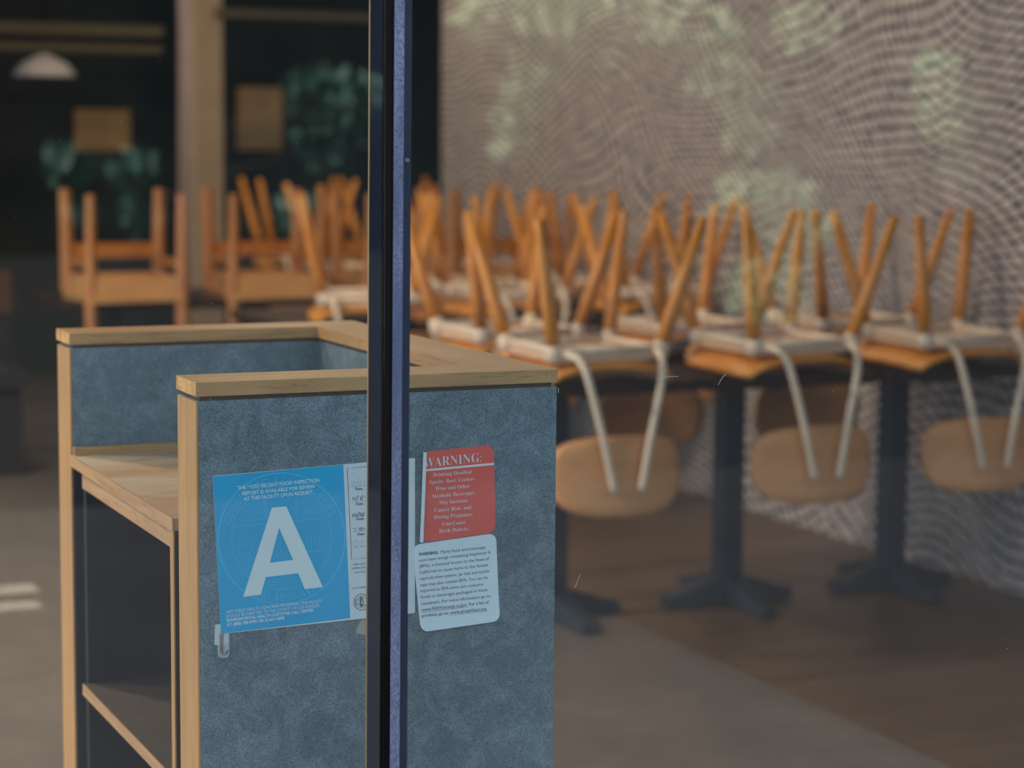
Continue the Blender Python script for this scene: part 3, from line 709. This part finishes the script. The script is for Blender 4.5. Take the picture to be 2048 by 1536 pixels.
def make_wood_chair():
    t = empty('wooden_chair')
    # thick seat with a scooped near edge
    bm = bmesh.new(); n = 12; top = []; bot = []
    for i in range(n+1):
        a = -1+2*i/n
        top.append((a*0.19, 0.0)); bot.append(a)
    for z0, z1 in ((0.0, 0.035),):
        ring0 = []; ring1 = []
        out = [(a*0.195, -0.01) for a in [-1+2*i/n for i in range(n+1)]] + [(0.215, 0.40), (-0.215, 0.40)]
        va = [bm.verts.new((x, y, 0.006*(1-(x/0.2)**2) if y < 0 else 0.0)) for x, y in out]; vb = [bm.verts.new((x, y, z1)) for x, y in out]
        bm.faces.new(va[::-1]); bm.faces.new(vb)
        for i in range(len(va)): j = (i+1) % len(va); bm.faces.new((va[i], va[j], vb[j], vb[i]))
    link('seat', bm, 'old_seat', t)
    ap = box(-0.175, 0.175, 0.0, 0.022, 0.035, 0.10); box(-0.19, -0.168, 0.02, 0.38, 0.035, 0.10, ap); box(0.168, 0.19, 0.02, 0.38, 0.035, 0.10, ap); box(-0.19, 0.19, 0.37, 0.392, 0.035, 0.10, ap)
    link('apron', ap, 'old_seat', t)
    for sx_ in (-1, 1):
        b = tube([(0.19*sx_, 0.005, -0.36), (0.19*sx_, 0.02, 0.0), (0.19*sx_, 0.012, 0.44)], [0.022, 0.026, 0.019], n=4); link('leg', b, 'old_wood', t)
        b = tube([(0.195*sx_, 0.385, 0.03), (0.203*sx_, 0.395, 0.455)], [0.030, 0.024], n=4); link('leg', b, 'old_wood', t)
        link('stretcher', box(0.18*sx_-0.009, 0.18*sx_+0.009, 0.03, 0.37, 0.14, 0.17), 'old_wood', t)
    link('stretcher', box(-0.185, 0.185, 0.385, 0.405, 0.165, 0.225), 'old_wood', t)
    for z in (-0.34, -0.23): link('back_slat', box(-0.175, 0.175, 0.0, 0.014, z, z+0.06), 'old_seat', t)
    return t

proto_t = make_table(); proto_d = make_dowel_chair(); proto_w = make_wood_chair()
used = {'t': False, 'd': False, 'w': False}
def place(kind, x, y, z, rz, label, group, cat):
    p = {'t': proto_t, 'd': proto_d, 'w': proto_w}[kind]
    o = p if not used[kind] else copy_tree(p)
    used[kind] = True; o.location = (x, y, z); o.rotation_euler = (0, 0, rz)
    tag(o, label, cat, group)
    return o
ordn = {0: 'leftmost', 1: 'second', 2: 'third', 3: 'fourth'}
TZ = 0.7485
rows = [  # name, table front y, xs near chairs, xs tables, xs far chairs
    ('front row', 2.66, [1.885, 2.513, 3.10], [1.93, 2.53, 3.13], [1.90, 2.52, 3.12]),
    ('second row', 4.74, [1.94, 2.56, 3.16], [1.94, 2.54, 3.14], [2.60, 3.16]),
    ('third row', 6.02, [1.40, 2.00, 2.60, 3.16], [1.40, 1.98, 2.56, 3.14], [2.6, 3.16]),
    ('fourth row', 7.95, [2.75, 3.35], [2.75, 3.36], []),
]
def pos_word(i, n):
    if n == 1: return 'only'
    if i == 0: return 'leftmost'
    if i == n-1: return 'rightmost'
    return 'middle' if n == 3 else ('second from left' if i == 1 else 'third from left')
for name, yf, near, tabs, far in rows:
    n = len(tabs)
    for i, x in enumerate(tabs):
        lab = {'front row': 'dark cafe table on a navy pedestal in the %s, %s of its tables', 'second row': 'dark cafe table under chairs in the %s, %s of its tables',
               'third row': 'dark cafe table carrying square legged chairs in the %s, %s one', 'fourth row': 'dark cafe table at the back, in the %s, %s one'}[name] % (name, pos_word(i, n))
        place('t', x, yf+0.38, 0, random.uniform(-.01, .01), lab, 'cafe tables in rows', 'table')
    for i, x in enumerate(near):
        k = 'w' if name == 'third row' else 'd'
        n = len(near)
        if name == 'front row':
            lab = ['upturned orange legged chair just right of the host stand, oval back hanging towards the window', 'upturned orange legged chair on the front row, middle of the three oval backs', 'upturned orange legged chair on the front row beside the patterned wall'][i]
        elif k == 'w': lab = 'upturned square legged brown wooden chair, %s of its row' % pos_word(i, n)
        else: lab = 'upturned orange legged chair facing the window on the %s, %s there' % (name, pos_word(i, n))
        rz = {'front row': (0.0, 0.03, -0.03), 'second row': (-0.33, 0.05, -0.12), 'third row': (0.02, -0.02, 0.03, 0), 'fourth row': (-0.1, 0.05)}[name][i]
        z = TZ + (0.0135 if k == 'd' else 0.001)
        place(k, x, yf-0.06 if k == 'd' else yf-0.07, z if k == 'd' else TZ+0.001, rz, lab, 'upturned chairs with round orange legs' if k == 'd' else 'upturned square legged wooden chairs', 'chair')
    for i, x in enumerate(far):
        lab = 'upturned orange legged chair on the far side of the %s, %s there' % (name, pos_word(i, len(far)))
        place('d', x, yf+0.78+0.05, TZ+0.0135, PI+random.uniform(-.05, .05), lab, 'upturned chairs with round orange legs', 'chair')

# ------------------------------------------------------------------ back of the room
cl = struct('column', box(2.445, 2.644, 9.0, 9.2, 0, 3.1), 'column')
def panel(x0, x1, z0, z1, y, label):
    o = empty('wall_panel', ((x0+x1)/2, y, (z0+z1)/2)); tag(o, label, 'panel', 'wooden wall panels')
    gpart(o, 'board', box(x0, x1, y, y+0.02, z0, z1), 'panel_wood')
    f = box(x0-.012, x1+.012, y-.006, y+.02, z1, z1+.012); box(x0-.012, x1+.012, y-.006, y+.02, z0-.012, z0, f); box(x0-.012, x0, y-.006, y+.02, z0, z1, f); box(x1, x1+.012, y-.006, y+.02, z0, z1, f)
    gpart(o, 'panel_frame', f, 'panel_wood'); return o
panel(3.09, 3.35, 1.36, 1.72, 10.175, 'upright tan wooden panel on the dark back wall right of the column')
panel(2.09, 2.40, 1.35, 1.57, 10.175, 'wide tan wooden panel on the dark back wall left of the column')
b1 = link('trim_3', box(-1.0, 2.30, 8.95, 9.05, 1.965, 2.02), 'beam'); b1['kind'] = 'structure'
b2 = link('trim_4', box(-1.0, 2.30, 8.97, 9.05, 1.875, 1.915), 'beam'); b2['kind'] = 'structure'
b3 = link('trim_5', box(2.60, 3.60, 8.97, 9.05, 2.085, 2.125), 'beam'); b3['kind'] = 'structure'
bn = empty('booth_bench', (0.35, 6.6, 0)); tag(bn, 'low reddish brown wooden booth bench at the far left of the room', 'bench')
gpart(bn, 'bench_back', box(-0.6, 1.02, 6.72, 6.78, 0.0, 0.66), 'bench_shade'); gpart(bn, 'bench_top_rail', box(-0.6, 1.03, 6.70, 6.80, 0.66, 0.84), 'bench'); gpart(bn, 'bench_seat', box(-0.6, 1.02, 6.30, 6.72, 0.38, 0.45), 'bench_shade'); gpart(bn, 'bench_base', box(-0.6, 1.0, 6.35, 6.70, 0.0, 0.38), 'bench_shade')
# pale hanging dome standing in for a pale reflection, far left
pd = empty('reflection_dome', (1.66, 9.0, 1.74)); tag(pd, 'pale dome standing in for a reflection in the dark far left corner', 'lamp')
b = tube([(0, 0, 0), (0, 0, 0.02), (0, 0, 0.07), (0, 0, 0.105), (0, 0, 0.12)], [0.165, 0.16, 0.12, 0.05, 0.02], n=28); link('dome_shell', b, 'shade', pd, smooth=True)
link('reflection_dome_cord', tube([(0, 0, 0.12), (0, 0, 1.36)], 0.004, n=6), 'gasket', pd)
# warm fill lamps added on the ceiling, out of view, to brighten the room
def fill_downlight(x, y, e, col=(1, 0.82, 0.62), z=3.1):
    o = empty('fill_light', (x, y, z)); tag(o, 'round fill light added out of view on the dark ceiling', 'lamp', 'added round fill lights')
    link('fill_light_rim', tube([(0, 0, 0), (0, 0, -0.035)], [0.13, 0.125], n=24), 'white_metal', o)
    link('fill_light_diffuser', tube([(0, 0, -0.03), (0, 0, -0.04)], 0.105, n=24), 'glow', o)
    l = light('fill_light_beam', 'AREA', (x, y, z-0.05), e, col, 0.35)
for x, y, e in ((-1.5, 1.6, 30), (-1.4, 3.4, 115), (2.3, 3.6, 8), (2.4, 5.6, 9), (0.2, 5.4, 12), (2.4, 7.4, 16)): fill_downlight(x, y, e)

# ------------------------------------------------------------------ outside, seen as reflections in the glass
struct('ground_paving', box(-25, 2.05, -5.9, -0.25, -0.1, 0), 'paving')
struct('ground_paving_dimmed', box(2.05, 30, -5.9, -0.25, -0.1, 0), 'paving_dimmed')  # ground colour darkened to thin the reflected haze on the right
struct('road', box(-25, 40, -24, -5.9, -0.12, -0.02), 'asphalt')
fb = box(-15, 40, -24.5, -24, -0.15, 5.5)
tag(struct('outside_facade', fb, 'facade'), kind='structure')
struct('sun_block_slab', box(-6, 6, -1.0, -0.25, 3.1, 3.25), 'plaster')  # unseen slab added to keep direct sun out of the room
def leaves(bm, c, r, n, size):
    r = tuple(q*1.25 for q in r)
    for _ in range(n):
        while True:
            v = Vector((random.uniform(-1, 1), random.uniform(-1, 1), random.uniform(-1, 1)))
            if v.length < 1: break
        p = Vector(c) + Vector((v.x*r[0], v.y*r[1], v.z*r[2]))
        u = Vector((random.gauss(0, 1), random.gauss(0, 1), random.gauss(0, 1))).normalized(); q = u.orthogonal().normalized()
        s = size*random.uniform(0.6, 1.3)
        a, b2_, c2, d2 = p-u*s, p+q*s*.45+u.cross(q)*s*.12, p+u*s, p-q*s*.45+u.cross(q)*s*.12
        bm.faces.new([bm.verts.new(k) for k in (a, b2_, c2, d2)])
def tree(name, base, clumps, trunk_r, top, mat, label, cat, size=0.09, dens=260, bark='bark_dark'):
    o = empty(name, base); tag(o, label, cat)
    tb = tube([(0, 0, 0), (0.02, 0, top*0.4), (-0.03, 0, top)], [trunk_r, trunk_r*.85, trunk_r*.6], n=12)
    fo = bmesh.new(); br_ = bmesh.new()
    for (x, y, z, r) in clumps:
        q = Vector((x, y, z))-Vector(base); tube([(0, 0, min(top*0.8, q.z*0.8)), q], [0.010, 0.005], br_, 6)
        leaves(fo, q, (r, r, r*0.8), int(dens*(r/0.3)**2), size)
    link('trunk', tb, bark, o, smooth=True); link('branches', br_, 'bark_dark', o); link('foliage', fo, mat, o)
    return o
tree('street_tree', (5.6, -10.3, 0), [(4.71, -10.55, 2.22, 0.18), (4.94, -10.44, 2.12, 0.21), (5.21, -10.32, 2.16, 0.25), (5.41, -10.22, 2.03, 0.18), (4.96, -10.39, 1.80, 0.16), (4.86, -10.41, 1.58, 0.12), (4.80, -10.41, 1.39, 0.09), (5.80, -10.07, 2.19, 0.21), (6.00, -9.97, 2.07, 0.18), (6.05, -9.92, 1.85, 0.18), (6.19, -9.84, 1.69, 0.16), (6.21, -9.80, 1.46, 0.12), (6.56, -9.73, 2.14, 0.16), (7.3, -10.2, 4.2, 0.7)],
     0.06, 3.6, 'leaf', 'leafy street tree with pale green leaves, mirrored in the right pane', 'tree', 0.085, 650)
tree('round_shrub', (6.35, -9.7, 0), [(6.14, -9.79, 1.08, 0.18), (6.34, -9.69, 1.05, 0.22), (6.48, -9.61, 0.86, 0.2), (6.3, -9.65, 0.5, 0.25)], 0.03, 0.5, 'leaf', 'pale green shrub mirrored low in the right pane', 'shrub', 0.06)
tree('leafy_bush', (7.4, -9.3, 0), [(7.31, -9.37, 1.86, 0.16), (7.39, -9.30, 1.60, 0.18), (7.45, -9.3, 1.25, 0.1)], 0.03, 1.4, 'leaf', 'tall thin green bush mirrored over the patterned wall at far right', 'shrub', 0.06)
tree('slender_tree', (3.42, -13.06, 0), [(4.33, -12.85, 1.74, 0.20), (4.53, -12.75, 1.59, 0.24), (4.39, -12.79, 1.37, 0.20), (4.60, -12.73, 1.70, 0.20), (4.17, -12.82, 0.90, 0.12), (2.67, -13.52, 1.21, 0.16), (2.73, -13.46, 0.88, 0.14), (3.11, -13.33, 1.18, 0.16), (3.16, -13.26, 0.85, 0.14), (4.6, -13.1, 5.4, 0.8)], 0.07, 4.9, 'leaf_teal', 'slender pink barked tree mirrored in the left pane', 'tree', 0.09, 330, 'bark')
mk = bmesh.new(); box(0.20, 0.58, -4.50, -4.38, 0, 0.004, mk); box(0.18, 0.54, -4.24, -4.14, 0, 0.004, mk)  # thin cream slabs imitate dappled sun spots
tag(link('paving_sun_patch', mk, 'sun_patch_tone'), 'two short cream patches imitating sun spots on the outside paving', 'sun_patch')
